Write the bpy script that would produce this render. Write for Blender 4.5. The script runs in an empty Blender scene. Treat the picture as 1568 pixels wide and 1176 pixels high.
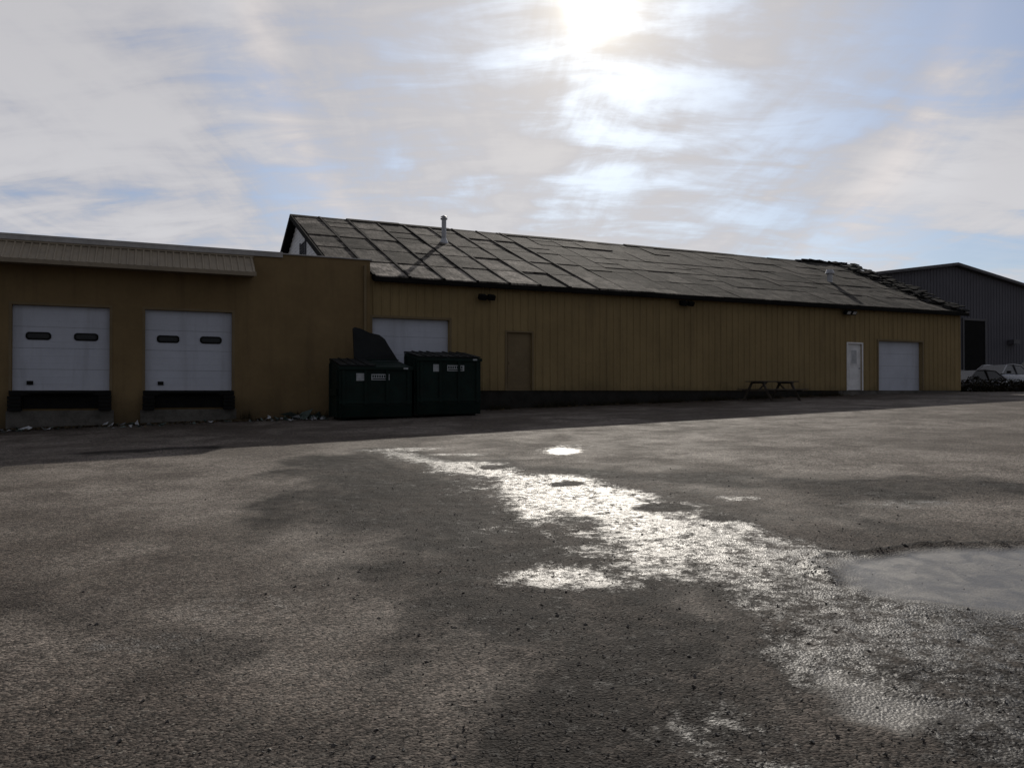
import bpy, math, random
import numpy as np
from mathutils import Vector, noise as mnoise
random.seed(7)
scene = bpy.context.scene
scene.view_settings.view_transform = 'Standard'
scene.view_settings.look = 'None'
scene.view_settings.exposure = 0

SUN_EL = math.radians(26.3); SUN_AZ = math.radians(6.2)
SUN = Vector((math.sin(SUN_AZ)*math.cos(SUN_EL), math.cos(SUN_AZ)*math.cos(SUN_EL), math.sin(SUN_EL)))

# ------------------------------------------------------------ node helpers
class NT:
    def __init__(s, tree): s.t = tree; s.n = tree.nodes; s.l = tree.links
    def new(s, typ, **kw):
        n = s.n.new(typ)
        for k, v in kw.items(): setattr(n, k, v)
        return n
    def put(s, sock, v):
        if isinstance(v, bpy.types.NodeSocket): s.l.new(v, sock)
        elif v is not None:
            if isinstance(v, (tuple, list)) and len(v) == 3 and sock.type == 'RGBA': v = (*v, 1)
            sock.default_value = v
    def m(s, op, a, b=None, c=None, clamp=False):
        n = s.new('ShaderNodeMath', operation=op, use_clamp=clamp)
        s.put(n.inputs[0], a)
        if b is not None: s.put(n.inputs[1], b)
        if c is not None: s.put(n.inputs[2], c)
        return n.outputs[0]
    def vm(s, op, a, b=None, out=0):
        n = s.new('ShaderNodeVectorMath', operation=op)
        s.put(n.inputs[0], a)
        if b is not None: s.put(n.inputs[1], b)
        return n.outputs[out]
    def mix(s, f, a, b, blend='MIX'):
        n = s.new('ShaderNodeMix', data_type='RGBA', blend_type=blend)
        s.put(n.inputs[0], f); s.put(n.inputs[6], a); s.put(n.inputs[7], b)
        return n.outputs[2]
    def scale(s, col, f):
        n = s.new('ShaderNodeVectorMath', operation='SCALE')
        s.put(n.inputs[0], col); s.put(n.inputs[3], f); return n.outputs[0]
    def noise(s, vec, scale, detail=4, rough=0.55, dist=0.0):
        n = s.new('ShaderNodeTexNoise')
        if vec is not None: s.l.new(vec, n.inputs['Vector'])
        n.inputs['Scale'].default_value = scale; n.inputs['Detail'].default_value = detail
        n.inputs['Roughness'].default_value = rough; n.inputs['Distortion'].default_value = dist
        return n.outputs[0]
    def ramp(s, v, lo, hi, a=0.0, b=1.0, smooth=True):
        n = s.new('ShaderNodeMapRange', interpolation_type='SMOOTHSTEP' if smooth else 'LINEAR')
        s.put(n.inputs[0], v); n.inputs[1].default_value = lo; n.inputs[2].default_value = hi
        n.inputs[3].default_value = a; n.inputs[4].default_value = b
        return n.outputs[0]
    def mapping(s, vec, scale=(1,1,1), rot=(0,0,0), loc=(0,0,0)):
        n = s.new('ShaderNodeMapping'); s.l.new(vec, n.inputs[0])
        n.inputs['Scale'].default_value = scale; n.inputs['Rotation'].default_value = rot; n.inputs['Location'].default_value = loc
        return n.outputs[0]

def new_mat(name):
    m = bpy.data.materials.new(name); m.use_nodes = True
    m.node_tree.nodes.clear()
    t = NT(m.node_tree)
    o = t.new('ShaderNodeOutputMaterial'); p = t.new('ShaderNodeBsdfPrincipled')
    t.l.new(p.outputs[0], o.inputs[0])
    return m, t, p

def weathered(name, col, rough=0.6, var=0.25, scale=1.5, stain=0.0, stain_col=(0.03,0.025,0.02), metallic=0.0, bump=0.0, bscale=60, streak=False, spec=0.5, grime=None):
    m, t, p = new_mat(name)
    tc = t.new('ShaderNodeTexCoord').outputs['Object']
    n1 = t.noise(tc, scale, 4, 0.6)
    n2 = t.noise(tc, scale*9, 3, 0.6)
    f = t.m('ADD', t.m('MULTIPLY', n1, 0.7), t.m('MULTIPLY', n2, 0.3))
    f = t.ramp(f, 0.3, 0.7, 1-var, 1+var)
    c = t.scale(tuple(col), f)
    if stain > 0:
        mp = t.mapping(tc, (1.2, 1.2, 0.12) if streak else (1,1,1))
        s = t.noise(mp, 2.2 if streak else scale*1.7, 5, 0.65)
        c = t.mix(t.m('MULTIPLY', t.ramp(s, 0.48, 0.72), stain), c, stain_col)
    if grime:
        sp = t.new('ShaderNodeSeparateXYZ'); t.l.new(tc, sp.inputs[0])
        zz_ = t.m('ADD', sp.outputs[2], t.m('MULTIPLY', t.m('SUBTRACT', n1, 0.5), 0.9))
        c = t.mix(t.ramp(zz_, grime[0], grime[1], 0.75, 0.0), c, (0.03, 0.026, 0.022))
    t.put(p.inputs['Base Color'], c)
    t.put(p.inputs['Roughness'], t.ramp(n2, 0.3, 0.7, max(rough-0.1,0.03), min(rough+0.1,1)))
    p.inputs['Metallic'].default_value = metallic
    p.inputs['Specular IOR Level'].default_value = spec
    if bump > 0:
        b = t.new('ShaderNodeBump'); b.inputs['Strength'].default_value = 0.6; b.inputs['Distance'].default_value = bump
        t.l.new(t.noise(tc, bscale, 3), b.inputs['Height']); t.l.new(b.outputs[0], p.inputs['Normal'])
    return m

# ------------------------------------------------------------ mesh builder
class MB:
    def __init__(s): s.v=[]; s.f=[]; s.mi=[]
    def box(s, x0,x1,y0,y1,z0,z1, m=0):
        i=len(s.v)
        s.v += [(x0,y0,z0),(x1,y0,z0),(x1,y1,z0),(x0,y1,z0),(x0,y0,z1),(x1,y0,z1),(x1,y1,z1),(x0,y1,z1)]
        for q in [(0,3,2,1),(4,5,6,7),(0,1,5,4),(1,2,6,5),(2,3,7,6),(3,0,4,7)]:
            s.f.append(tuple(i+k for k in q)); s.mi.append(m)
    def poly(s, pts, m=0):
        i=len(s.v); s.v += [tuple(p) for p in pts]; s.f.append(tuple(range(i,i+len(pts)))); s.mi.append(m)
    def prism(s, pts, vec, m=0):
        n=len(pts); i=len(s.v); vec=Vector(vec)
        s.v += [tuple(p) for p in pts] + [tuple(Vector(p)+vec) for p in pts]
        s.f.append(tuple(range(i+n-1,i-1,-1))); s.mi.append(m)
        s.f.append(tuple(range(i+n,i+2*n))); s.mi.append(m)
        for k in range(n):
            k2=(k+1)%n
            s.f.append((i+k,i+k2,i+n+k2,i+n+k)); s.mi.append(m)
    def cyl(s, a, b, r, r2=None, n=12, m=0):
        a=Vector(a); b=Vector(b); r2=r if r2 is None else r2
        d=(b-a).normalized(); up=Vector((0,0,1)) if abs(d.z)<0.9 else Vector((1,0,0))
        e1=d.cross(up).normalized(); e2=d.cross(e1)
        i=len(s.v)
        for k in range(n):
            t=2*math.pi*k/n; o=e1*math.cos(t)+e2*math.sin(t)
            s.v.append(tuple(a+o*r)); s.v.append(tuple(b+o*r2))
        for k in range(n):
            k2=(k+1)%n
            s.f.append((i+2*k,i+2*k2,i+2*k2+1,i+2*k+1)); s.mi.append(m)
        s.f.append(tuple(i+2*k for k in range(n))); s.mi.append(m)
        s.f.append(tuple(i+2*k+1 for k in range(n-1,-1,-1))); s.mi.append(m)
    def obj(s, name, mats, parent=None, bevel=0, smooth=False):
        me=bpy.data.meshes.new(name); me.from_pydata(s.v,[],s.f); me.update()
        import bmesh
        bm=bmesh.new(); bm.from_mesh(me); bmesh.ops.recalc_face_normals(bm, faces=bm.faces); bm.to_mesh(me); bm.free()
        for m in (mats if isinstance(mats,(list,tuple)) else [mats]): me.materials.append(m)
        me.polygons.foreach_set('material_index', s.mi)
        if smooth:
            me.polygons.foreach_set('use_smooth',[True]*len(me.polygons))
        o=bpy.data.objects.new(name, me); scene.collection.objects.link(o)
        if parent: o.parent=parent
        if bevel:
            b=o.modifiers.new('bevel','BEVEL'); b.width=bevel; b.segments=2; b.limit_method='ANGLE'
        return o

def empty(name, loc=(0,0,0), rz=0, parent=None):
    e=bpy.data.objects.new(name,None); e.location=loc; e.rotation_euler=(0,0,rz); e.empty_display_size=0.5
    scene.collection.objects.link(e)
    if parent: e.parent=parent
    return e

# ------------------------------------------------------------ frames
FLOOR=1.6
ANG=math.radians(24.5)
O=Vector((-12.77,22.2,FLOOR)); D=Vector((math.cos(ANG),math.sin(ANG),0)); B=Vector((-math.sin(ANG),math.cos(ANG),0))
def l2w(s,y,z=0): return O+D*s+B*y+Vector((0,0,z))

def smin(a,b,k):
    h=np.clip(0.5+0.5*(b-a)/k,0,1); return b*(1-h)+a*h-k*h*(1-h)
def ground_base(X,Y):
    p=0.0151*np.asarray(X,float)+0.0339*np.asarray(Y,float)
    p=smin(p,np.full_like(p,1.56),0.25)
    return -smin(-p,np.full_like(p,0.5),0.3)
def gz(x,y): return float(ground_base(np.array([x]),np.array([y]))[0])
def gzl(s,y):
    w=l2w(s,y); return gz(w.x,w.y)-FLOOR

# ------------------------------------------------------------ GROUND
def graded(lo,f0,f1,hi,step,grow=1.13):
    a=list(np.arange(f0,f1+1e-6,step)); x=f1; d=step
    while x<hi: d*=grow; x+=d; a.append(x)
    x=f0; d=step; pre=[]
    while x>lo: d*=grow; x-=d; pre.append(x)
    return np.array(pre[::-1]+a)
gx=graded(-1500,-8,7,1500,0.05); gy=graded(-300,2.0,16,2500,0.05)
GX,GY=np.meshgrid(gx,gy)
X=GX.ravel(); Y=GY.ravel(); N=len(X)
near=(X>-25)&(X<32)&(Y>0)&(Y<45)
nz=np.zeros((3,N))
idx=np.nonzero(near)[0]
for i in idx:
    x=X[i]; y=Y[i]
    nz[0,i]=mnoise.noise(Vector((x*0.55,y*0.55,1.3)))
    nz[1,i]=mnoise.noise(Vector((x*1.9,y*1.4,5.3)))
    nz[2,i]=mnoise.noise(Vector((x*7,y*6,9.3)))
def segdist(pts):
    best=np.full(N,1e9)
    for (x0,y0,w0),(x1,y1,w1) in zip(pts[:-1],pts[1:]):
        dx,dy=x1-x0,y1-y0; L=dx*dx+dy*dy
        t=np.clip(((X-x0)*dx+(Y-y0)*dy)/L,0,1)
        d=np.hypot(X-(x0+t*dx),Y-(y0+t*dy))/(w0+t*(w1-w0))
        best=np.minimum(best,d)
    return best
warp=nz[0]*0.9+nz[1]*0.75+nz[2]*0.3
stream=[(-2.6,14.9,.3),(-.9,12.3,.5),(.32,10.7,.65),(1.0,9.2,1.0),(1.55,7.9,1.0),(2.0,6.9,1.0),(2.6,5.8,1.05),(2.6,4.6,1.0),(2.3,3.8,.95),(1.9,2.6,.9),(1.7,1.5,.9)]
ds=segdist(stream)
wet=np.clip(1.5-(ds+warp*1.0),0,1)
wet=wet*(1-.35*np.clip((6-Y)/3,0,1))
def ell(cx,cy,rx,ry,w=0.35): return np.hypot((X-cx)/rx,(Y-cy)/ry)+warp*w
for c in [(.97,14.45,.5,.6),(.35,5.95,.38,.35),(-2.3,14.9,.9,.4),(-1.2,14.0,.5,.25),(.35,9.9,.3,.6),(2.6,9.1,.5,.3),(-1.9,5.2,.5,.35),(-2.2,4.6,.35,.25),(-.2,7.6,.3,.3),(4.4,8.6,.6,.25)]:
    k=np.clip(1.35-ell(*c,.8),0,1)
    if c[0]<-1.5 and c[1]<6: k*=0.45
    if c[1] in (7.6,8.6): k*=.55
    wet=np.maximum(wet,k)
for c in [(1.7,8.6,.42,.35),(2.1,8.0,.25,.2),(-.3,12.2,.25,.3),(.75,10.4,.25,.25),(2.9,6.6,.3,.2)]:
    e_=ell(*c,.35); wet=np.where(e_<1,wet*np.clip((e_-.6)*2.5,0.1,1),wet)
damp=np.clip(1.35-(ds*0.45+warp*0.6),0,1)
dleft=segdist([(-2.9,13.5,.9),(-1.0,9,1.1),(-.2,6.4,1.0),(.6,4.6,.9),(.8,3.2,.8)])
damp=np.maximum(damp,np.clip(1.45-(dleft*.85+warp*.8),0,1))
dback=segdist([(.5,11.8,.6),(3,10.2,.9),(5.5,9.4,1.0),(8,9.2,1.0)])
damp=np.maximum(damp,np.clip(1.35-(dback+warp*.8),0,1))
dst=segdist([(-8.0,15.2,.45),(-6.2,15.9,.45)])
damp=np.maximum(damp,np.clip(1.4-(dst+warp*.5),0,1))
dll=segdist([(-3.6,5.6,.45),(-1.6,4.4,.35),(-2.5,3.3,.5),(.1,3.2,.4)])
damp=np.maximum(damp,np.clip(1.2-(dll+warp*1.0),0,1)*.6)
damp=np.maximum(damp,np.clip(.5*np.clip((4.2-Y)/1.6,0,1)*(1+nz[0]*1.5),0,1))
P1=ell(3.75,5.85,1.45,.88,.28)
pool=np.clip((1.0-P1)*6,0,1)
pool=np.maximum(pool,np.clip((1.0-ell(1.65,3.45,.42,.45,1.0))*2,0,1)*.55)
pool=np.maximum(pool,np.clip((1.0-ell(.97,14.45,.36,.42,.8))*3,0,1))
rim=np.exp(-((P1-1.07)/.05)**2)*np.clip((Y-5.3)*2,0,1)
Z=ground_base(X,Y)
fade=np.where(near,1,0)
Z=Z+fade*(nz[0]*0.008+damp*(nz[1]*0.007+nz[2]*0.010))*(1-pool*.93)+rim*0.035*(0.7+nz[2])-pool*0.012
nxn=len(gx); nyn=len(gy)
ii=np.arange(N).reshape(nyn,nxn)
F=np.stack([ii[:-1,:-1],ii[:-1,1:],ii[1:,1:],ii[1:,:-1]],-1).reshape(-1,4)
me=bpy.data.meshes.new('asphalt_lot')
me.vertices.add(N); me.vertices.foreach_set('co',np.stack([X,Y,Z],1).ravel())
me.loops.add(F.size); me.loops.foreach_set('vertex_index',F.ravel().astype(np.int32))
me.polygons.add(len(F)); me.polygons.foreach_set('loop_start',np.arange(0,F.size,4,dtype=np.int32))
me.polygons.foreach_set('loop_total',np.full(len(F),4,dtype=np.int32))
me.update(calc_edges=True); me.validate()
me.polygons.foreach_set('use_smooth',[True]*len(me.polygons))
for nm,arr in (('wet',wet),('damp',damp),('pool',pool),('rim',rim)):
    a=me.attributes.new(nm,'FLOAT','POINT'); a.data.foreach_set('value',arr.astype(np.float32))
ground=bpy.data.objects.new('asphalt_ground',me); scene.collection.objects.link(ground)

m,t,p=new_mat('worn_asphalt')
tc=t.new('ShaderNodeTexCoord').outputs['Object']
def attr(n): 
    a=t.new('ShaderNodeAttribute'); a.attribute_name=n; return a.outputs['Fac']
W,Dm,Pl,Rm=attr('wet'),attr('damp'),attr('pool'),attr('rim')
big=t.noise(tc,0.26,4,0.6,0.6); mid=t.noise(tc,1.1,5,0.68,0.3); fine=t.noise(tc,13,4,0.7); grit=t.noise(tc,45,3,0.8)
m3=t.noise(tc,3.6,5,0.75,0.6)
vor=t.new('ShaderNodeTexVoronoi'); t.l.new(tc,vor.inputs['Vector']); vor.inputs['Scale'].default_value=65
vc=t.new('ShaderNodeSeparateColor'); t.l.new(vor.outputs['Color'],vc.inputs[0])
base=t.mix(t.ramp(big,0.38,0.62),(0.074,0.060,0.049),(0.160,0.139,0.120))
base=t.mix(t.ramp(mid,0.38,0.70,0,.8),base,(0.058,0.048,0.041))
base=t.scale(base,t.ramp(fine,0.3,0.7,0.68,1.32))
base=t.scale(base,t.ramp(vc.outputs[0],0.0,1.0,0.25,1.85,False))
base=t.scale(base,t.ramp(grit,0.32,0.68,0.45,1.55))
chips=t.ramp(vc.outputs[1],0.93,0.95)
base=t.mix(t.m('MULTIPLY',chips,.5),base,(0.24,0.22,0.19))
dn=t.m('MULTIPLY',Dm,t.ramp(mid,0.3,0.65,1.15,0.55))
dn=t.m('ADD',dn,t.m('MULTIPLY',t.m('SUBTRACT',m3,0.5),0.9))
dn=t.ramp(t.m('ADD',dn,t.m('MULTIPLY',t.m('SUBTRACT',fine,0.5),1.0)),0.10,0.95)
base=t.mix(t.m('MULTIPLY',dn,0.88),base,(0.013,0.012,0.0115))
core=t.ramp(W,0.45,1.0)
brk=t.m('ADD',t.m('MULTIPLY',t.m('SUBTRACT',fine,0.5),2.6),t.m('MULTIPLY',t.m('SUBTRACT',m3,0.5),3.2))
brk=t.m('ADD',brk,t.m('MULTIPLY',t.m('SUBTRACT',grit,0.5),2.0))
We=t.m('MAXIMUM',W,t.m('MULTIPLY',Dm,0.20))
wm=t.ramp(t.m('ADD',We,brk),0.25,1.4)
wm=t.m('MULTIPLY',wm,t.ramp(We,0.02,0.4))
wm=t.m('MAXIMUM',wm,Pl)
base=t.mix(t.m('MULTIPLY',wm,0.6),base,(0.03,0.029,0.027))
base=t.mix(t.m('MULTIPLY',Pl,0.8),base,t.scale((0.15,0.142,0.130),t.ramp(m3,.35,.65,.6,1.3)))
base=t.mix(t.m('MULTIPLY',t.ramp(Rm,0.3,0.8),0.85),base,(0.012,0.011,0.010))
t.put(p.inputs['Base Color'],base)
rd=t.ramp(mid,0.3,0.7,0.76,0.92)
wr=t.ramp(m3,0.35,0.65,0.30,0.52)
r=t.m('ADD',t.m('MULTIPLY',t.m('SUBTRACT',1.0,wm),rd),t.m('MULTIPLY',wm,wr))
r=t.m('ADD',t.m('MULTIPLY',t.m('SUBTRACT',1.0,Pl),r),t.m('MULTIPLY',Pl,t.ramp(m3,0.35,0.65,0.34,0.50)))
t.put(p.inputs['Roughness'],r)
sp0=t.m('MULTIPLY',t.m('SUBTRACT',1.0,t.m('MULTIPLY',dn,.7)),0.13)
t.put(p.inputs['Specular IOR Level'],t.m('ADD',sp0,t.m('MULTIPLY',wm,0.25)))
h=t.m('ADD',t.m('MULTIPLY',fine,0.40),t.m('ADD',t.m('MULTIPLY',grit,0.55),t.m('MULTIPLY',t.m('SUBTRACT',1.0,vor.outputs['Distance']),0.45)))
h=t.m('MULTIPLY',h,t.m('SUBTRACT',1.0,t.m('MULTIPLY',Pl,0.8)))
h=t.m('MULTIPLY',h,t.m('SUBTRACT',1.0,t.m('MULTIPLY',core,0.40)))
b=t.new('ShaderNodeBump'); b.inputs['Distance'].default_value=0.016; b.inputs['Strength'].default_value=0.9
t.l.new(h,b.inputs['Height']); t.l.new(b.outputs[0],p.inputs['Normal'])
me.materials.append(m)

# ------------------------------------------------------------ materials
M_stucco=weathered('tan_painted_block',(0.215,0.153,0.078),0.85,0.12,0.8,0.35,(0.11,0.078,0.046),bump=0.004,streak=True,spec=0.1,grime=(-1.5,0.1))
M_siding=weathered('tan_metal_siding',(0.285,0.212,0.105),0.7,0.12,0.6,0.4,(0.15,0.11,0.06),streak=True,spec=0.12,grime=(-.6,.4))
M_trim=weathered('tan_trim',(0.20,0.152,0.088),0.7,0.15,1,spec=.15)
M_awn=weathered('awning_metal',(0.25,0.21,0.155),0.6,0.15,1,0.3,(0.12,0.10,0.08),streak=True,spec=.2)
M_coping=weathered('coping_metal',(0.36,0.35,0.34),0.5,0.2,2,metallic=0.3)
M_white=weathered('white_door_paint',(0.54,0.57,0.65),0.5,0.06,1.2,0.35,(0.33,0.34,0.38),streak=True,spec=0.15)
M_whitewood=weathered('white_gable_boards',(0.80,0.80,0.81),0.7,0.12,2,0.3,(0.40,0.38,0.35))
M_black=weathered('black_rubber',(0.010,0.010,0.010),0.8,0.3,5,spec=.15)
M_dark=weathered('dark_interior',(0.012,0.012,0.012),0.9,0.2,2,spec=.1)
M_conc=weathered('concrete_foundation',(0.13,0.122,0.11),0.9,0.3,1.8,0.6,(0.04,0.036,0.032),bump=0.006,spec=0.1)
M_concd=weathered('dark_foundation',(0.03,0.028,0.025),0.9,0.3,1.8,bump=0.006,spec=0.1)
M_steel=weathered('galvanised_steel',(0.42,0.43,0.45),0.5,0.2,4,metallic=0.3)
M_glassd=weathered('dark_glazing',(0.012,0.013,0.015),0.2,0.1,3,spec=.3)
M_green=weathered('dumpster_green_paint',(0.007,0.018,0.015),0.6,0.3,2.5,0.35,(0.018,0.014,0.010),spec=.15)
M_lid=weathered('dumpster_lid_plastic',(0.010,0.012,0.013),0.6,0.3,3,spec=.2)
M_label=weathered('label_white',(0.36,0.38,0.40),0.5,0.2,9)
M_wood=weathered('weathered_wood',(0.08,0.068,0.056),0.8,0.3,5,spec=.15)
M_gray=weathered('grey_metal_siding',(0.110,0.110,0.128),0.7,0.1,0.5,spec=0.15)
M_groof=weathered('grey_metal_roof',(0.08,0.08,0.09),0.6,0.1,0.5)
M_lens=weathered('lamp_lens',(0.5,0.5,0.5),0.3,0.05,5)

m,t,p=new_mat('old_roof_panels')
a=t.new('ShaderNodeAttribute'); a.attribute_name='tone'
tc=t.new('ShaderNodeTexCoord').outputs['Object']
n=t.noise(tc,1.3,5,0.75); n2=t.noise(t.mapping(tc,(7,0.7,0.7)),3,4,0.7)
f=t.m('MULTIPLY',a.outputs['Fac'],t.ramp(n,0.38,0.62,0.3,1.6))
f=t.m('MULTIPLY',f,t.ramp(n2,0.3,0.7,0.4,1.6))
t.put(p.inputs['Base Color'],t.scale((0.120,0.108,0.094),f))
p.inputs['Roughness'].default_value=0.9; p.inputs['Specular IOR Level'].default_value=0.05
b=t.new('ShaderNodeBump'); b.inputs['Distance'].default_value=0.012
t.l.new(t.noise(tc,18,4),b.inputs['Height']); t.l.new(b.outputs[0],p.inputs['Normal'])
M_roof=m
M_roofd=weathered('roof_dark_felt',(0.014,0.0135,0.013),0.9,0.3,2,spec=0.05)

# ------------------------------------------------------------ wall with openings
def wall(mb, s0,s1,z0,z1,y0,y1, ops, rib=None, m=0):
    ops=sorted(ops); cur=s0
    for (a,b_,zb,zt) in ops:
        if a>cur: mb.box(cur,a,y0,y1,z0,z1,m)
        if zt<z1: mb.box(a,b_,y0,y1,zt,z1,m)
        if zb>z0: mb.box(a,b_,y0,y1,z0,zb,m)
        cur=b_
    if cur<s1: mb.box(cur,s1,y0,y1,z0,z1,m)
    if rib:
        s=s0+rib*0.5
        while s<s1-0.03:
            inter=[(z0+.004,z1-.004)]
            for (a,b_,zb,zt) in ops:
                if a-0.05<s<b_+0.05:
                    inter=[(zt+0.07,z1-.004)]
                    if zb>z0+.2: inter.append((z0+.004,zb-.05))
            for q0,q1 in inter:
                w=0.03; d=0.03
                mb.prism([(s-w*1.5,y0-0.001,q0),(s-w*.6,y0-d,q0),(s+w*.6,y0-d,q0),(s+w*1.5,y0-0.001,q0)],(0,0,q1-q0),m)
            s+=rib

def rrect(cx,cz,w,h,y,r,n=5):
    pts=[]
    for k,(sx,sz) in enumerate([(1,1),(-1,1),(-1,-1),(1,-1)]):
        for j in range(n+1):
            a_=math.pi/2*(k+j/n)
            pts.append((cx+sx*(w/2-r)+r*math.cos(a_), y, cz+sz*(h/2-r)+r*math.sin(a_)))
    return pts

def overhead_door(name,parent,s0,s1,z0,z1,y,windows=None,nsec=4):
    mb=MB(); h=(z1-z0)/nsec
    for k in range(nsec):
        mb.box(s0,s1,y,y+0.05,z0+k*h+0.003,z0+(k+1)*h-0.003,0)
        for q in (0.33,0.66):
            zz=z0+k*h+h*q
            mb.box(s0+.03,s1-.03,y-0.004,y-0.0005,zz-0.012,zz+0.012,0)
    mb.box(s0,s1,y+0.055,y+0.07,z0,z1,1)
    mb.box(s0,s1,y-0.012,y+0.04,z0-0.04,z0+0.004,1)
    if windows:
        for (cx,cz) in windows:
            mb.prism(rrect(cx,cz,0.62,0.22,y-0.022,0.09),(0,0.015,0),1)
            mb.prism(rrect(cx,cz,0.52,0.13,y-0.026,0.055),(0,0.003,0),2)
        mb.box(s0+.34,s0+.50,y-0.03,y-0.008,0.16,0.27,1)
    mb.obj(name,[M_white,M_black,M_glassd],parent,bevel=0.002)

# ------------------------------------------------------------ LOADING DOCK BUILDING (left)
dock=empty('loading_dock_building',O,ANG)
YF=-0.15
docks=[(-1.18,1.22),(2.15,4.56)]
extra=[(-4.6,-2.2),(-8.0,-5.6)]
ops=[(a,b_,0.0,2.38) for a,b_ in docks+extra]
mb=MB(); wall(mb,-14,8.84,0.0,4.26,YF,YF+0.148,ops)
mb.box(-14,7.9,0.3,0.5,-0.9,4.0)
mb.box(-14,-13.75,0.0,14,-1.6,4.26); mb.box(-13.75,7.7,13.8,14,-1.6,4.26)
mb.obj('walls',[M_stucco],dock)
mb=MB(); mb.box(-13.74,7.7,0.0,13.78,3.9,4.0); mb.obj('flat_roof',[M_roofd],dock)
mb=MB(); wall(mb,-14,8.84,-1.6,-0.001,YF+0.004,YF+0.148,[]); mb.obj('foundation',[M_stucco],dock)
mb=MB(); mb.box(-14.05,6.05,YF-0.05,YF+0.25,4.262,4.33); mb.box(6.052,8.9,YF-0.05,YF+0.2,4.262,4.30)
mb.box(-14.05,6.05,YF-0.05,YF-0.03,4.16,4.262)
mb.obj('parapet_coping',[M_coping],dock,bevel=0.006)
for a,b_ in docks+extra:
    overhead_door('overhead_door',dock,a,b_,0.0,2.38,0.0,[(a+.62,1.53),(b_-.60,1.53)])
mb=MB()
for a,b_ in docks+extra:
    mb.box(a-0.05,b_+0.05,YF-0.12,YF-0.001,-0.14,-0.002,0)
    mb.box(a+0.27,b_-0.27,YF-0.05,YF-0.001,-0.50,-0.142,0)
    mb.box(a+0.4,b_-0.4,YF-0.34,YF-0.122,-0.08,-0.035,0)   # folded leveller lip
    for q in (a-0.06,b_-0.26):
        for kk in range(4): mb.box(q,q+0.32,YF-0.30,YF-0.002,-0.56+kk*.105,-0.56+kk*.105+.095,0)
mb.obj('dock_levellers_and_bumpers',[M_black],dock,bevel=0.01)
mb=MB()
for a,b_ in docks+extra:
    mb.box(a-0.12,b_+0.12,YF-0.10,YF-0.001,-1.6,-0.563,0)
mb.obj('dock_concrete',[M_conc],dock,bevel=0.015)
mb=MB()
for a,b_ in docks+extra:
    mb.box(a-0.07,a-0.002,YF-0.012,YF-0.001,0.0,2.38); mb.box(b_+0.002,b_+0.07,YF-0.012,YF-0.001,0.0,2.38)
    mb.box(a-0.07,b_+0.07,YF-0.014,YF-0.001,2.382,2.45)
mb.obj('door_trim',[M_trim],dock)
mb=MB(); A0,A1=-14.0,5.15
t0=(YF-0.02,4.10); t1=(YF-0.86,3.52)
mb.prism([(A0,t0[0],t0[1]),(A0,t1[0],t1[1]),(A0,t1[0],t1[1]-0.06),(A0,t0[0],t1[1]-0.04)],(A1-A0,0,0),0)
s=A0+0.1; nrm=Vector((0,-(t0[1]-t1[1]),(t0[0]-t1[0]))).normalized()
while s<A1-0.05:
    a_=Vector((0,t0[0],t0[1]))+nrm*0.001; b_=Vector((0,t1[0],t1[1]))+nrm*0.001
    w=0.035
    q=[Vector((s-w,0,0))+a_,Vector((s-w*.5,0,0))+a_+nrm*.03,Vector((s+w*.5,0,0))+a_+nrm*.03,Vector((s+w,0,0))+a_]
    mb.prism(q,b_-a_,0); s+=0.2
mb.box(A0,A1+0.02,t1[0]-0.03,t1[0]-0.002,t1[1]-0.10,t1[1]+0.015,0)
mb.box(A0,A1+0.02,YF-0.06,YF-0.002,4.10,4.15,0)
mb.obj('awning',[M_awn],dock)
mb=MB()
mb.box(8.62,8.70,YF-0.09,YF-0.002,-0.85,4.1); mb.obj('downspout',[M_trim],dock,bevel=0.01)

# ------------------------------------------------------------ WAREHOUSE (main)
wh=empty('warehouse_building',O,ANG)
S0,S1=8.0,37.9
EAVE=3.84; RIDGE=7.49; HALF=9.0
G1=(8.95,11.65,0.0,2.42); MD=(13.82,14.82,0.0,2.08); RD=(30.42,31.28,0.0,2.08); G2=(32.33,35.2,0.0,2.26)
mb=MB(); wall(mb,8.85,S1,0.0,EAVE,0.0,0.2,[G1,MD,RD,G2],rib=0.3)
mb.obj('front_wall',[M_siding],wh)
mb=MB()
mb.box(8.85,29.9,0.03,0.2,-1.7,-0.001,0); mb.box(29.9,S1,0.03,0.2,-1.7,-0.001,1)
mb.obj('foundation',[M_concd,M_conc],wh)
def gable(sx,th,skew=0):
    mb=MB()
    pts=[(sx,0.21,-1.7),(sx,2*HALF,-1.7),(sx,2*HALF,EAVE-.15),(sx+skew,HALF,RIDGE-.15),(sx,0.21,EAVE-.07)]
    mb.prism(pts,(th,0,0)); return mb
mb=gable(S0,0.2)
mb.obj('gable_wall',[M_whitewood],wh)
mb=MB()
for k in range(24):
    z=3.95+k*0.15
    yw=(z-EAVE+0.12)/0.4
    if yw<HALF-0.2: mb.box(S0-0.02,S0-0.002,yw+0.25,2*HALF-yw-0.25,z,z+0.135)
mb.obj('gable_boards',[M_whitewood],wh)
mb=MB(); mb.box(S0-0.05,S0-0.021,6.9,8.1,4.9,6.1); 
mb.obj('gable_louvre',[M_dark],wh)
mb=MB()
for zz in [4.95+i*.11 for i in range(11)]: mb.box(S0-0.07,S0-0.051,6.95,8.05,zz,zz+0.03)
for a_,b_ in ((6.82,6.9),(8.1,8.18)): mb.box(S0-0.075,S0-0.021,a_,b_,4.82,6.18)
mb.obj('louvre_slats',[M_gray],wh)
mb=gable(S1-0.2,0.19); mb.obj('gable_wall_far',[M_siding],wh)
mb=MB(); mb.box(S0,S1+0.001,2*HALF+.001,2*HALF+0.2,-1.7,EAVE-0.2); mb.obj('back_wall',[M_siding],wh)

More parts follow.
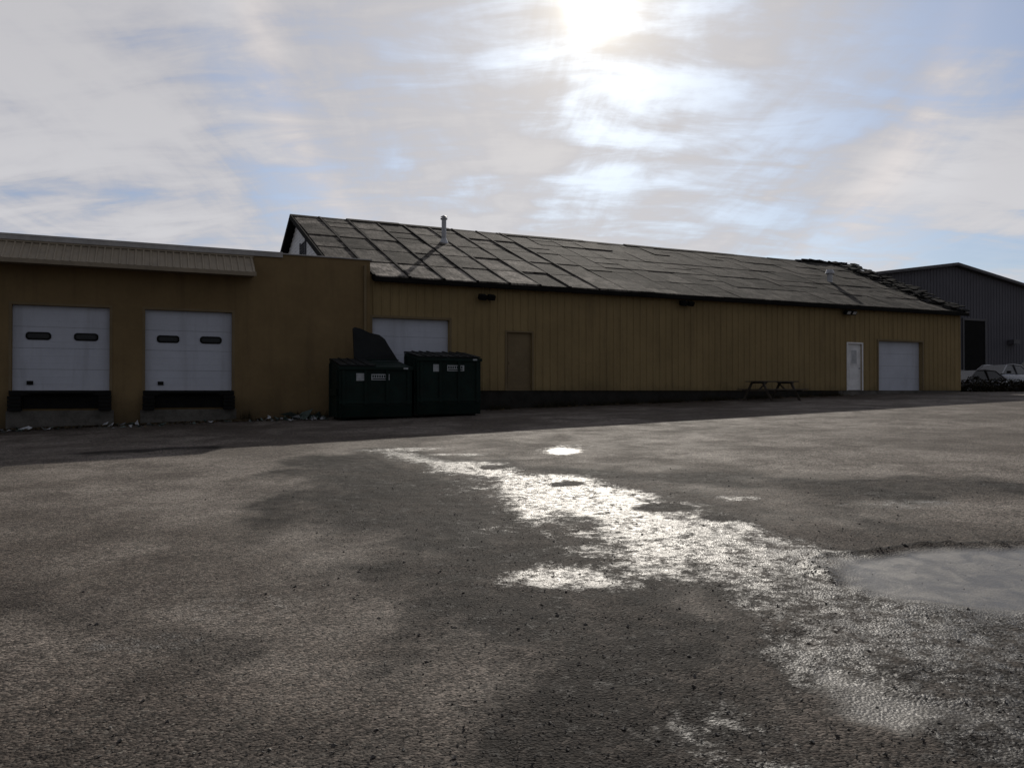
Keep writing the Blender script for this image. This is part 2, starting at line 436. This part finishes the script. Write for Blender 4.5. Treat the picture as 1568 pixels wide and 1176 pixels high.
SL=(RIDGE-EAVE)/HALF
R0=S0-0.3
def rend(y): return 38.1+ (max(y,0)/HALF)*2.4
def rz_(y): return EAVE+0.02+SL*(y if y<=HALF else 2*HALF-y)
SC=8.93
mb=MB()
ye=-0.32
def slab(pts):
    lo=[(x_,y_,z_-0.16) for x_,y_,z_ in pts]; i=len(mb.v); mb.v+=pts+lo
    for q in [(0,1,2,3),(7,6,5,4),(0,4,5,1),(1,5,6,2),(2,6,7,3),(3,7,4,0)]:
        mb.f.append(tuple(i+k for k in q)); mb.mi.append(0)
slab([(R0,.03,rz_(.03)),(SC,.03,rz_(.03)),(SC,HALF,rz_(HALF)),(R0,HALF,rz_(HALF))])
slab([(SC,ye,rz_(ye)),(rend(0),ye,rz_(ye)),(rend(9),HALF,rz_(HALF)),(SC,HALF,rz_(HALF))])
ya=2*HALF+.32
slab([(R0,ya,rz_(ya)),(rend(0),ya,rz_(ya)),(rend(9),HALF+.001,rz_(HALF)),(R0,HALF+.001,rz_(HALF))])
mb.obj('roof_deck',[M_roofd],wh)
rnd=random.Random(3)
mb=MB(); tones=[]
NC=5; ys=[-0.34+ i*(HALF+0.34-0.05)/NC for i in range(NC+1)]
def add_panel(sa,sb,ya,yb,lift,tilt,tone):
    fr=min(1,max(0,(sa-12)/10)); g=0.05*(1-fr)+0.008
    if sa<SC-.5: ya=max(ya,.06)
    elif sa<SC: sa=SC
    c=[(sa+g,ya+g*.8),(sb-g,ya+g*.8),(sb-g,yb-g*.8),(sa+g,yb-g*.8)]
    top=[(x_,y_,rz_(y_)+lift+(tilt if k in(0,1) else 0)) for k,(x_,y_) in enumerate(c)]
    bot=[(x_,y_,rz_(y_)+0.003) for x_,y_ in c]
    i=len(mb.v); mb.v+=top+bot
    for q in [(0,1,2,3),(0,4,5,1),(1,5,6,2),(2,6,7,3),(3,7,4,0)]:
        mb.f.append(tuple(i+k for k in q)); mb.mi.append(0); tones.append(tone)
pw=1.22
for r in range(NC):
    ya,yb=ys[r],ys[r+1]; s=R0+0.02
    while True:
        e=rend((ya+yb)/2)+rnd.uniform(-.9,.35)
        if s>e-0.3: break
        w_=pw if s<20 else pw*rnd.choice([.75,1,1.25])
        sb=min(s+w_,e)
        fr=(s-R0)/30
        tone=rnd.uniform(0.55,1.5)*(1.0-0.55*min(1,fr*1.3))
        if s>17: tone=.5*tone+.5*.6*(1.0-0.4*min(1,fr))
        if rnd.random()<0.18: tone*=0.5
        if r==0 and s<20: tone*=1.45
        lift=rnd.uniform(0.02,0.045)
        if rnd.random()<.3:
            mid_=ya+(yb-ya)*rnd.uniform(.35,.65)
            add_panel(s,sb,ya,mid_,lift,rnd.uniform(0,.02),tone*rnd.uniform(.6,1.2)); add_panel(s,sb,mid_,yb,lift,rnd.uniform(0,.02),tone)
        else: add_panel(s,sb,ya,yb,lift,rnd.uniform(0,0.03),tone)
        s+=w_
o=mb.obj('roof_panels',[M_roof],wh)
at=o.data.attributes.new('tone','FLOAT','FACE'); at.data.foreach_set('value',tones)
mb=MB(); s=R0+0.02+pw
while s<18:
    y0=(-0.33+rnd.uniform(0,.06)) if s>SC else .08
    mb.prism([(s-0.04,y0,rz_(y0)+0.02),(s+0.04,y0,rz_(y0)+0.02),(s+0.04,y0,rz_(y0)+0.075),(s-0.04,y0,rz_(y0)+0.075)],(rnd.uniform(-.05,.05),HALF-y0,SL*(HALF-y0)),0)
    s+=pw
s=R0-0.02
while s<rend(9)-0.4:
    j=rnd.uniform(-.025,.03); z=rz_(HALF)+0.05+j; L=min(2.4,rend(9)-s)
    mb.prism([(s,HALF-0.3,z-0.1),(s,HALF,z+0.03),(s,HALF+0.3,z-0.1)],(L-0.01,0,rnd.uniform(-.02,.02)),0); s+=L
for sgn in (0,1):
    ya=0.03 if sgn==0 else 2*HALF+0.34
    za=rz_(ya)
    mb.prism([(R0-0.04,ya,za-0.17),(R0-0.001,ya,za-0.17),(R0-0.001,ya,za+0.06),(R0-0.04,ya,za+0.06)],(0,(HALF-ya),rz_(HALF)-za),0)
for k in range(170):
    y_=rnd.uniform(-0.3,8.8); s_=rend(y_)+rnd.uniform(-1.6,.1); 
    L=rnd.uniform(.25,.8); w=rnd.uniform(.1,.35); z=rz_(y_)+rnd.uniform(0.0,.16); a_=rnd.uniform(-.10,.10)
    mb.prism([(s_,y_,z),(s_+L,y_,z+a_),(s_+L,y_+w,z+a_+w*SL),(s_,y_+w,z+w*SL)],(0,0,.05),0)
for k in range(20):
    s_=rnd.uniform(36.0,40.2); mb.prism([(s_,HALF-.1,rz_(HALF)),(s_+.4,HALF-.1,rz_(HALF)),(s_+.4,HALF-.1,rz_(HALF)+rnd.uniform(.06,.2)),(s_,HALF-.1,rz_(HALF)+rnd.uniform(.06,.2))],(0,.1,0),0)
mb.obj('roof_battens_and_ridge',[M_roofd],wh)
mb=MB(); mb.box(8.94,38.0,-0.375,-0.35,rz_(-.33)-0.14,rz_(-.33)+0.0); mb.obj('eave_fascia',[M_roofd],wh)

overhead_door('overhead_door_grey',wh,G1[0],G1[1],0,G1[3],0.14,None)
overhead_door('overhead_door_far',wh,G2[0],G2[1],0,G2[3],0.17,None)
mb=MB(); a,b_=MD[0],MD[1]; mb.box(a,b_,0.08,0.12,0,MD[3]); mb.box(a+.08,b_-.08,.07,.0795,.08,MD[3]-.08)
mb.box(a-.06,a-.001,-.034,-.001,0,MD[3]+.06); mb.box(b_+.001,b_+.06,-.034,-.001,0,MD[3]+.06); mb.box(a,b_,-.034,-.001,MD[3]+.001,MD[3]+.06)
mb.cyl((a+.12,0.03,1.0),(a+.12,0.07,1.0),.03)
mb.obj('man_door',[M_trim],wh)
mb=MB(); a,b_=RD[0],RD[1]; mb.box(a,b_,0.05,0.09,0.02,RD[3],0)
mb.box(a+.22,b_-.22,.035,.049,1.15,1.85,0); mb.box(a+.27,b_-.27,.030,.0345,1.2,1.8,1)
mb.box(a+.15,b_-.15,.04,.049,.2,.95,0)
mb.box(a-.07,a-.001,-.034,-.001,0,RD[3]+.07,0); mb.box(b_+.001,b_+.07,-.034,-.001,0,RD[3]+.07,0); mb.box(a,b_,-.034,-.001,RD[3]+.001,RD[3]+.07,0)
mb.cyl((b_-.1,0.0,1.0),(b_-.1,0.05,1.0),.035,m=1)
mb.obj('white_entry_door',[M_whitewood,M_steel],wh,bevel=.003)
mb=MB()
for G in (G1,G2):
    mb.box(G[0]-.08,G[0]-.001,-.034,-.0005,0,G[3]+.08); mb.box(G[1]+.001,G[1]+.08,-.034,-.0005,0,G[3]+.08); mb.box(G[0],G[1],-.034,-.0005,G[3]+.001,G[3]+.08)
mb.obj('opening_trim',[M_trim],wh)
for s_,z_ in ((12.95,3.24),(21.5,3.42),(30.3,3.42)):
    mb=MB(); li=1 if s_>30 else 0
    mb.box(s_-.08,s_+.08,-.10,-.032,z_-.06,z_+.10,0)
    mb.cyl((s_,-.10,z_),(s_,-.28,z_-.02),.03,m=0)
    for q in (-.17,.17):
        mb.prism([(s_+q-.12,-.30,z_-.10),(s_+q+.12,-.30,z_-.10),(s_+q+.12,-.40,z_+.05),(s_+q-.12,-.40,z_+.05)],(0,.18,.08),0)
        mb.poly([(s_+q-.10,-.305,z_-.09),(s_+q+.10,-.305,z_-.09),(s_+q+.10,-.40,z_+.04),(s_+q-.10,-.40,z_+.04)],li)
    mb.cyl((s_-.2,-.25,z_-.01),(s_+.2,-.25,z_-.01),.025,m=0)
    mb.obj('flood_light',[M_black,M_lens],wh)
mb=MB()
def roofpt(x_,y_): return Vector((x_,y_,rz_(y_)))
P=roofpt(13.55,5.9)
mb.cyl(P+Vector((0,0,-.1)),P+Vector((0,0,1.0)),.10,n=16); mb.cyl(P+Vector((0,0,1.0)),P+Vector((0,0,1.04)),.15,n=16)
mb.cyl(P+Vector((0,0,1.1)),P+Vector((0,0,1.17)),.15,.04,n=16); mb.cyl(P+Vector((0,0,1.02)),P+Vector((0,0,1.11)),.06)
mb.cyl(P+Vector((0,0,-.05)),P+Vector((0,0,.18)),.22,.11,n=16)
P=roofpt(33.6,4.0); mb.cyl(P,P+Vector((0,0,.45)),.13,n=14); mb.cyl(P+Vector((0,0,.45)),P+Vector((0,0,.65)),.24,.16,n=14)
mb.obj('flue_and_roof_vent',[M_steel],wh)

# ------------------------------------------------------------ GREY BUILDING (background right)
peakY=52; pk=Vector((0.5633*peakY,peakY,FLOOR))
gb=empty('grey_metal_building',pk,ANG)
PK=8.25; W_=12.5; EV=PK-W_*.145
mb=MB()
mb.prism([(-W_,0,-2),(W_,0,-2),(W_,0,EV),(0,0,PK),(-W_,0,EV)],(0,30,0),0)
s=-W_+.15
while s<W_:
    zt=PK-abs(s)*.145-.02
    if not(0.95<s<3.15): mb.box(s-.02,s+.02,-.02,-.001,-1.9,zt,0)
    else: mb.box(s-.02,s+.02,-.02,-.001,4.8,zt,0)
    s+=.30
mb.obj('walls',[M_gray],gb)
mb=MB()
for sg in (-1,1):
    mb.prism([(0,-.4,PK+.02),(sg*(W_+.3),-.4,PK+.02-(W_+.3)*.145),(sg*(W_+.3),-.4,PK+.2-(W_+.3)*.145),(0,-.4,PK+.2)],(0,31,0),0)
mb.obj('roof',[M_groof],gb)
mb=MB(); mb.box(1.0,3.1,-.05,-.004,-2,4.7); mb.obj('tall_door',[M_dark],gb)
mb=MB(); mb.box(.85,.99,-.09,-.031,-2,4.85); mb.box(3.11,3.25,-.09,-.031,-2,4.85); mb.box(1,3.1,-.09,-.051,4.71,4.85)
mb.box(5.5,6.2,-.5,-.031,3.2,3.5)
mb.obj('door_trim',[M_groof],gb)

# ------------------------------------------------------------ DUMPSTERS
def dumpster(s0,w,h_front,h_back,y0,dep,open_lid):
    c=l2w(s0+w/2,y0+dep/2); zg=min(gzl(s0,y0),gzl(s0+w,y0))+FLOOR
    e=empty('dumpster',(c.x,c.y,zg-0.01),ANG+math.radians(random.uniform(-2,2)))
    x0,x1=-w/2,w/2; a,b_=-dep/2,dep/2
    mb=MB(); zb=.12
    prof=[(a+.10,zb),(b_,zb),(b_,h_back),(a,h_front),(a,zb+.35)]
    mb.prism([(x0,y,z) for y,z in prof],(w,0,0),0)
    for xs in (x0-.05,x1+.001):
        mb.box(xs,xs+.049,a+.15,b_-.2,.75,.95,0)
        mb.box(xs,xs+.049,a+.15,a+.25,zb,h_front-.1,0); mb.box(xs,xs+.049,b_-.25,b_-.15,zb,h_back-.1,0)
    for k in range(4):
        xx=x0+.12+k*(w-.24)/3
        mb.box(xx-.04,xx+.04,a-.045,a-.001,zb+.36,h_front-.1,0)
    mb.box(x0-.03,x1+.03,a-.06,a-.001,h_front-.098,h_front-.002,0)
    mb.box(x0,x1,a-.035,a-.001,.52,.6,0)
    for xx in (x0+.1,x1-.25): 
        for yy in (a+.2,b_-.3): mb.box(xx,xx+.15,yy,yy+.12,0,zb-.001,1)
    mb.obj('bin_body',[M_green,M_black],e,bevel=.008)
    mb=MB(); sl=Vector((0,dep+.06,(h_back-h_front)*(dep+.06)/dep))
    for k in range(2):
        xa=x0+.02+k*w/2; xb=xa+w/2-.04
        if open_lid and k==open_lid-1:
            # soft plastic lid thrown up on its hinge, top corner drooping: one continuous curved sheet
            xl=xa-.35; Wd=xb-xl; hb=h_back+.04
            prof=[(0,0),(0,.98),(.05,1.03),(.16,1.0),(.38,.86),(.60,.80),(.72,.66),(.80,.45),(.90,.22),(1.0,.0)]
            pts=[(xl+Wd*px, b_+.03+.22*pz*pz, hb+1.0*pz) for px,pz in prof]
            mb.prism(pts,(0,.035,0),0)
            mb.prism([(xl,b_-.02,hb),(xl+.05,b_-.02,hb),(xl+.05,b_+.16,hb+.95),(xl,b_+.16,hb+.95)],(0,.03,0),0)
        else:
            p0=Vector((xa,a-.05,h_front+.015))
            mb.prism([p0,p0+Vector((xb-xa,0,0)),p0+Vector((xb-xa,0,.035)),p0+Vector((0,0,.035))],sl,0)
            for q in (.25,.5,.75):
                pp=p0+Vector(((xb-xa)*q-.03,0,.036)); mb.prism([pp,pp+Vector((.06,0,0)),pp+Vector((.06,0,.025)),pp+Vector((0,0,.025))],sl,0)
    mb.cyl((x0,b_+.03,h_back+.03),(x1,b_+.03,h_back+.03),.025,m=1)
    mb.obj('lids',[M_lid,M_green],e)
    mb=MB(); z=h_front-.42
    mb.box(x0+.50,x0+.74,a-.012,a-.002,z,z+.22,0)
    mb.box(x0+.95,x0+1.5,a-.012,a-.002,z+.02,z+.2,0)
    for k in range(7): mb.box(x0+.98+k*.07,x0+1.02+k*.07,a-.016,a-.0125,z+.10,z+.17,1)
    mb.box(x0+.98,x0+1.45,a-.016,a-.0125,z+.045,z+.075,1)
    mb.box(x1-.28,x1-.14,a-.065,a-.061,h_front-.07,h_front-.02,0)
    mb.obj('labels',[M_label,M_green],e)
dumpster(7.32,2.2,1.62,1.85,-2.6,1.5,2)
dumpster(9.66,2.05,1.85,2.05,-2.75,1.5,0)

# ------------------------------------------------------------ PICNIC TABLE
c=l2w(24.6,-1.6); pt=empty('picnic_table',(c.x,c.y,gz(c.x,c.y)),ANG+.05)
mb=MB()
for k in range(5): mb.box(-1.05,1.05,-.38+k*.155,-.38+k*.155+.14,.73,.77)
for sg in (-1,1):
    for k in range(2):
        y0=sg*.72-.14+k*.15; mb.box(-1.05,1.05,y0,y0+.135,.42,.46)
for xx in (-.75,.75):
    mb.box(xx-.02,xx+.02,-.86,.86,.36,.415); mb.box(xx-.02,xx+.02,-.37,.37,.67,.725)
    for sg in (-1,1):
        mb.prism([(xx-.06,sg*.68,0),(xx-.06,sg*.80,0),(xx-.06,sg*.34,.72),(xx-.06,sg*.22,.72)],(.038,0,0))
    mb.prism([(xx,-.03,.37),(xx,.03,.37),(xx*.35,.03,.72),(xx*.35,-.03,.72)],(0,0,.05))
mb.obj('table_frame',[M_wood],pt,bevel=.004)

# ------------------------------------------------------------ CARS
def car(loc,rz,col,suv=False):
    e=empty('parked_car',loc,rz)
    paint=weathered('car_paint',col,0.25,0.05,1,metallic=.3)
    H=1.0 if not suv else 1.15
    st=[(-2.3,.62,.35,.60),(-2.2,.80,.25,.80),(-1.7,.88,.2,.93),(-1.0,.90,.2,.95),(0,.91,.2,.95),(.9,.90,.2,.95),(1.5,.88,.2,.90),(2.05,.82,.22,.78),(2.28,.66,.32,.60)]
    mb=MB(); rings=[]
    for x,hw,zb,zt in st:
        zt*=H; r=[(x,-hw*.92,zb),(x,-hw,zb+.15),(x,-hw,zt-.22),(x,-hw*.9,zt-.04),(x,-hw*.6,zt),(x,hw*.6,zt),(x,hw*.9,zt-.04),(x,hw,zt-.22),(x,hw,zb+.15),(x,hw*.92,zb)]
        rings.append(len(mb.v)); mb.v+=r
    n=10
    for a_,b_ in zip(rings[:-1],rings[1:]):
        for k in range(n): mb.f.append((a_+k,a_+(k+1)%n,b_+(k+1)%n,b_+k)); mb.mi.append(0)
    mb.f.append(tuple(rings[0]+k for k in range(n))); mb.mi.append(0)
    mb.f.append(tuple(rings[-1]+k for k in range(n))); mb.mi.append(0)
    mb.obj('body',[paint],e,smooth=True)
    zr=1.45*H if not suv else 1.75
    zb=.93*H; mb=MB()
    gs=[(-1.75,.78,zb),(-1.05,.62,zr-.05),(-.2,.64,zr),(.45,.62,zr-.04),(1.25,.78,zb)]
    if suv: gs[0]=(-2.15,.78,zb); gs[1]=(-1.9,.64,zr-.06)
    L=[(x,-(hw),z) for x,hw,z in gs]; R=[(x,hw,z) for x,hw,z in gs]
    i=len(mb.v); mb.v+=L+R; q=len(gs)
    for k in range(q-1):
        mb.f.append((i+k,i+k+1,i+q+k+1,i+q+k)); mb.mi.append(1 if k in (0,q-2) else 0)
    for off in (0,q): mb.f.append(tuple(i+off+k for k in range(q))); mb.mi.append(1)
    for sg in (-1,1):
        for (a_,b_) in ((0,1),(3,4)):
            pa=Vector((gs[a_][0],sg*gs[a_][1],gs[a_][2])); pb=Vector((gs[b_][0],sg*gs[b_][1],gs[b_][2])); mb.cyl(pa,pb,.035,n=6)
        mb.cyl((-.3,sg*.8,zb),(-.25,sg*.655,zr-.02),.035,n=6)
        for k in range(1,3): mb.cyl((gs[k][0],sg*gs[k][1],gs[k][2]),(gs[k+1][0],sg*gs[k+1][1],gs[k+1][2]),.035,n=6)
    mb.obj('cabin',[paint,M_glassd],e)
    mb=MB()
    for x in (-1.42,1.42):
        for sg in (-1,1):
            mb.cyl((x,sg*.70,.33),(x,sg*.925,.33),.33,n=24,m=0); mb.cyl((x,sg*.926,.33),(x,sg*.935,.33),.2,n=16,m=1)
    mb.box(2.18,2.3,-.75,-.45,.55,.66,1); mb.box(2.18,2.3,.45,.75,.55,.66,1)
    mb.box(.95,1.1,.92,1.08,.95*H,1.08*H,0); mb.box(.95,1.1,-1.08,-.92,.95*H,1.08*H,0)
    mb.obj('wheels_and_lamps',[M_black,M_steel],e)
car((26.6,42.8,1.56),math.radians(212),(0.20,0.205,0.225),False)
car((24.0,41.0,1.22),math.radians(205),(0.015,0.012,0.014))
car((30.6,45.5,1.60),math.radians(200),(0.05,0.06,0.08),True)

# ------------------------------------------------------------ loose gravel, litter, weeds
rnd=random.Random(11)
def gnd_idx(x,y):
    ix=int(np.clip(np.searchsorted(gx,x),1,nxn-1)); iy=int(np.clip(np.searchsorted(gy,y),1,nyn-1)); return iy*nxn+ix
mb=MB(); cnt=0
while cnt<10000:
    y=2.2+ (rnd.random()**1.2)*10; x=rnd.uniform(-.62,.68)*y
    k=gnd_idx(x,y); pr=.03+.8*damp[k]*(1-.3*wet[k])
    if pool[k]>.2: pr*=.04
    if rim[k]>.3: pr=1
    if rnd.random()>pr: continue
    r=rnd.uniform(.003,.007) if rnd.random()<.95 else rnd.uniform(.007,.014)
    if rim[k]>.3: r*=1.8
    z=Z[k]; i=len(mb.v)
    for dx,dy,dz in ((1,0,0),(0,1,0),(-1,0,0),(0,-1,0),(0,0,1),(0,0,-.6)):
        mb.v.append((x+r*(dx+rnd.uniform(-.4,.4)),y+r*(dy+rnd.uniform(-.4,.4)),z+.2*r+r*.6*(dz+rnd.uniform(-.3,.3))))
    for q in ((0,1,4),(1,2,4),(2,3,4),(3,0,4),(1,0,5),(2,1,5),(3,2,5),(0,3,5)): mb.f.append(tuple(i+a for a in q)); mb.mi.append(0)
    cnt+=1
M_grav=weathered('gravel_stone',(0.06,0.055,0.05),0.7,0.5,6,spec=.3)
mb.obj('loose_gravel',[M_grav],None)
M_leaf=weathered('dead_leaves',(0.08,0.06,0.035),0.8,0.5,7,spec=.1)
mb=MB()
for k in range(2200):
    s_=rnd.choice([rnd.uniform(-9,8),rnd.uniform(-3,7.3),rnd.uniform(4.6,7.3),rnd.uniform(-2,5),rnd.uniform(11.8,30)])
    y_=-.2-abs(rnd.gauss(0,.45)); w=l2w(s_,y_); z=gz(w.x,w.y)+.01; r=rnd.uniform(.02,.07); a_=rnd.uniform(0,6.28)
    pts=[(w.x+r*math.cos(a_+q)*(.6 if q in(1.57,4.71) else 1),w.y+r*math.sin(a_+q),z+rnd.uniform(0,.05)) for q in (0,1.57,3.14,4.71)]
    mb.poly(pts,0)
mb.obj('leaf_litter',[M_leaf],None)
M_paper=weathered('litter_paper',(0.50,0.52,0.55),0.6,0.3,9)
M_plast=weathered('litter_plastic',(0.07,0.10,0.09),0.4,0.4,9)
mb=MB()
for k in range(150):
    s_=rnd.choice([rnd.uniform(4.9,7.2),rnd.uniform(5.6,7.2),rnd.uniform(6.3,7.2),rnd.uniform(5.6,7.2),rnd.uniform(1.2,2.0),rnd.uniform(-1.4,-.8),rnd.uniform(-1,4.5)]); y_=rnd.uniform(-1.6,-.35)
    w=l2w(s_,y_); r=rnd.uniform(.03,.085); mi=rnd.choice([0,0,1,1,1])
    if k<4: s_=6.3+.22*k; w=l2w(s_,-.9-.2*(k%2)); r=.17; mi=1
    z=gz(w.x,w.y); i=len(mb.v)
    pts=[Vector((rnd.gauss(0,1),rnd.gauss(0,1),abs(rnd.gauss(0,.7))+.1)) for _ in range(6)]
    for v_ in pts: mb.v.append((w.x+v_.x*r,w.y+v_.y*r,z+v_.z*r))
    for q in ((0,1,2),(1,2,3),(2,3,4),(3,4,5),(0,2,4),(0,4,5)): mb.f.append(tuple(i+a for a in q)); mb.mi.append(mi)
mb.obj('trash_litter',[M_paper,M_plast],None)
M_weed=weathered('dry_weeds',(0.035,0.030,0.017),0.9,0.4,3,spec=.1)
mb=MB()
for k in range(6500):
    s_=rnd.uniform(11.8,29.8) if rnd.random()<.85 else rnd.uniform(4.8,8.8)
    if mnoise.noise(Vector((s_*.8,0,3)))<-.15: continue
    y_=-.06-abs(rnd.gauss(0,.16)); w=l2w(s_,y_); z=gz(w.x,w.y)-.01; hgt=rnd.uniform(.05,.40)*(.6+.8*abs(mnoise.noise(Vector((s_*1.3,1,2)))))
    a_=rnd.uniform(0,3.14); dx,dy=.008*math.cos(a_),.008*math.sin(a_); lx,ly=rnd.gauss(0,.06),rnd.gauss(0,.06)
    mb.poly([(w.x-dx,w.y-dy,z),(w.x+dx,w.y+dy,z),(w.x+lx,w.y+ly,z+hgt)],0)
mb.obj('weeds',[M_weed],None)
mb=MB()
for k in range(9000):
    q=rnd.random(); x=22.3+q*9+rnd.gauss(0,.3); y=38.6+q*1.2+rnd.gauss(0,.5)
    top=(.35+.45*abs(mnoise.noise(Vector((x*.9,y*.9,4)))) +.15)*max(0,1-((y-38.6-q*1.2)/1.4)**2)
    z=gz(x,y)+rnd.random()*top; r=rnd.uniform(.03,.08); a_,b2=rnd.uniform(0,6.28),rnd.uniform(-1,1)
    d1=Vector((math.cos(a_),math.sin(a_),b2)).normalized()*r; d2=d1.cross(Vector((rnd.random(),rnd.random(),1))).normalized()*r*.45
    c_=Vector((x,y,z)); mb.poly([c_-d1,c_+d2,c_+d1,c_-d2],0)
mb.obj('scrub_hedge',[M_weed],None)

# ------------------------------------------------------------ WORLD
w=bpy.data.worlds.new('World'); scene.world=w; w.use_nodes=True; w.node_tree.nodes.clear(); t=NT(w.node_tree)
out=t.new('ShaderNodeOutputWorld'); bg=t.new('ShaderNodeBackground'); t.l.new(bg.outputs[0],out.inputs[0])
sky=t.new('ShaderNodeTexSky'); sky.sky_type='NISHITA'; sky.sun_disc=False; sky.sun_elevation=SUN_EL; sky.sun_rotation=SUN_AZ
sky.air_density=1.0; sky.dust_density=1.0
g=t.new('ShaderNodeTexCoord').outputs['Generated']
nd=t.vm('NORMALIZE',g)
dot=t.m('MAXIMUM',t.vm('DOT_PRODUCT',nd,tuple(SUN),out=1),0.0)
sep=t.new('ShaderNodeSeparateXYZ'); t.l.new(nd,sep.inputs[0])
zz=t.m('ADD',t.m('MAXIMUM',sep.outputs[2],0.0),0.18)
cmb=t.new('ShaderNodeCombineXYZ'); t.put(cmb.inputs[0],t.m('DIVIDE',sep.outputs[0],zz)); t.put(cmb.inputs[1],t.m('DIVIDE',sep.outputs[1],zz))
pv=cmb.outputs[0]
c1=t.noise(t.mapping(pv,(0.8,1.3,1),(0,0,0.4),(7.1,3.7,0)),1.0,4,0.55,0.4)
c2=t.noise(t.mapping(pv,(2.6,0.8,1),(0,0,0.7),(1.2,5.7,0)),1.2,6,0.6,0.5)
c3=t.noise(t.mapping(pv,(1.2,3.2,1),(0,0,0.12),(0.2,2.7,0)),2.0,7,0.62,0.5)
cv=t.m('ADD',t.m('MULTIPLY',c1,0.42),t.m('ADD',t.m('MULTIPLY',c2,0.29),t.m('MULTIPLY',c3,0.29)))
gap=t.m('MULTIPLY',t.ramp(sep.outputs[0],0.25,0.58),t.ramp(sep.outputs[2],0.06,0.40,1.0,0.0))
cvg=t.m('SUBTRACT',cv,t.m('MULTIPLY',gap,0.055))
cover=t.ramp(cvg,0.40,0.52,0.42,1.0)
sd=t.ramp(cv,0.41,0.59,0.0,1.0)
hz=t.ramp(sep.outputs[2],0.08,0.42,1.0,0.0)
nish=t.vm('MULTIPLY',sky.outputs[0],(0.50,0.64,0.84))
back=t.ramp(sep.outputs[1],-0.5,0.75,0.40,1.0)
cl=t.mix(sd,(4.0,4.1,4.7),(5.4,5.35,5.6))
cl=t.mix(t.m('MULTIPLY',hz,t.m('MULTIPLY',sd,.85)),cl,(6.6,6.6,6.9))
col=t.mix(cover,nish,cl)
col=t.scale(col,back)
def pw_(n_,k): return t.m('MULTIPLY',t.m('POWER',dot,n_),k)
def addc(base,colr,f): return t.vm('ADD',base,t.scale(colr,f))
tex=t.ramp(cv,0.38,0.62,0.9,1.1)
col=addc(col,(1.0,0.89,0.72),t.m('MULTIPLY',pw_(14,0.85),tex))
col=addc(col,(1.0,0.85,0.60),pw_(70,1.3))
col=addc(col,(1.0,0.86,0.60),pw_(350,2.4))
col=addc(col,(1.0,0.92,0.74),pw_(1500,3.5))
col=addc(col,(1.0,0.97,0.88),pw_(4500,45))
ang=t.m('ARCCOSINE',t.m('MINIMUM',dot,0.99999))
def ring(c_,w_,k):
    d=t.m('DIVIDE',t.m('SUBTRACT',ang,c_),w_); return t.m('MULTIPLY',t.m('EXPONENT',t.m('MULTIPLY',t.m('MULTIPLY',d,d),-1.0)),t.m('MULTIPLY',t.ramp(cv,0.4,0.6,.3,1.0),k))
col=addc(col,(1.0,0.74,0.50),ring(0.385,0.022,1.1))
col=addc(col,(0.90,0.95,1.0),ring(0.425,0.035,0.6))
t.put(bg.inputs[0],col); bg.inputs[1].default_value=0.1

L=bpy.data.lights.new('sun','SUN'); L.energy=3.4; L.angle=math.radians(0.6); L.color=(1,0.93,0.83)
lo=bpy.data.objects.new('sun',L); scene.collection.objects.link(lo); lo.rotation_euler=SUN.to_track_quat('Z','Y').to_euler()

# ------------------------------------------------------------ CAMERA
cam=bpy.data.cameras.new('camera'); co=bpy.data.objects.new('camera',cam); scene.collection.objects.link(co)
cam.sensor_width=36; cam.lens=1200/1568*36; cam.clip_end=6000; cam.clip_start=.05
co.location=(0,0,FLOOR); co.rotation_euler=(math.radians(90.48),0,0)
scene.camera=co
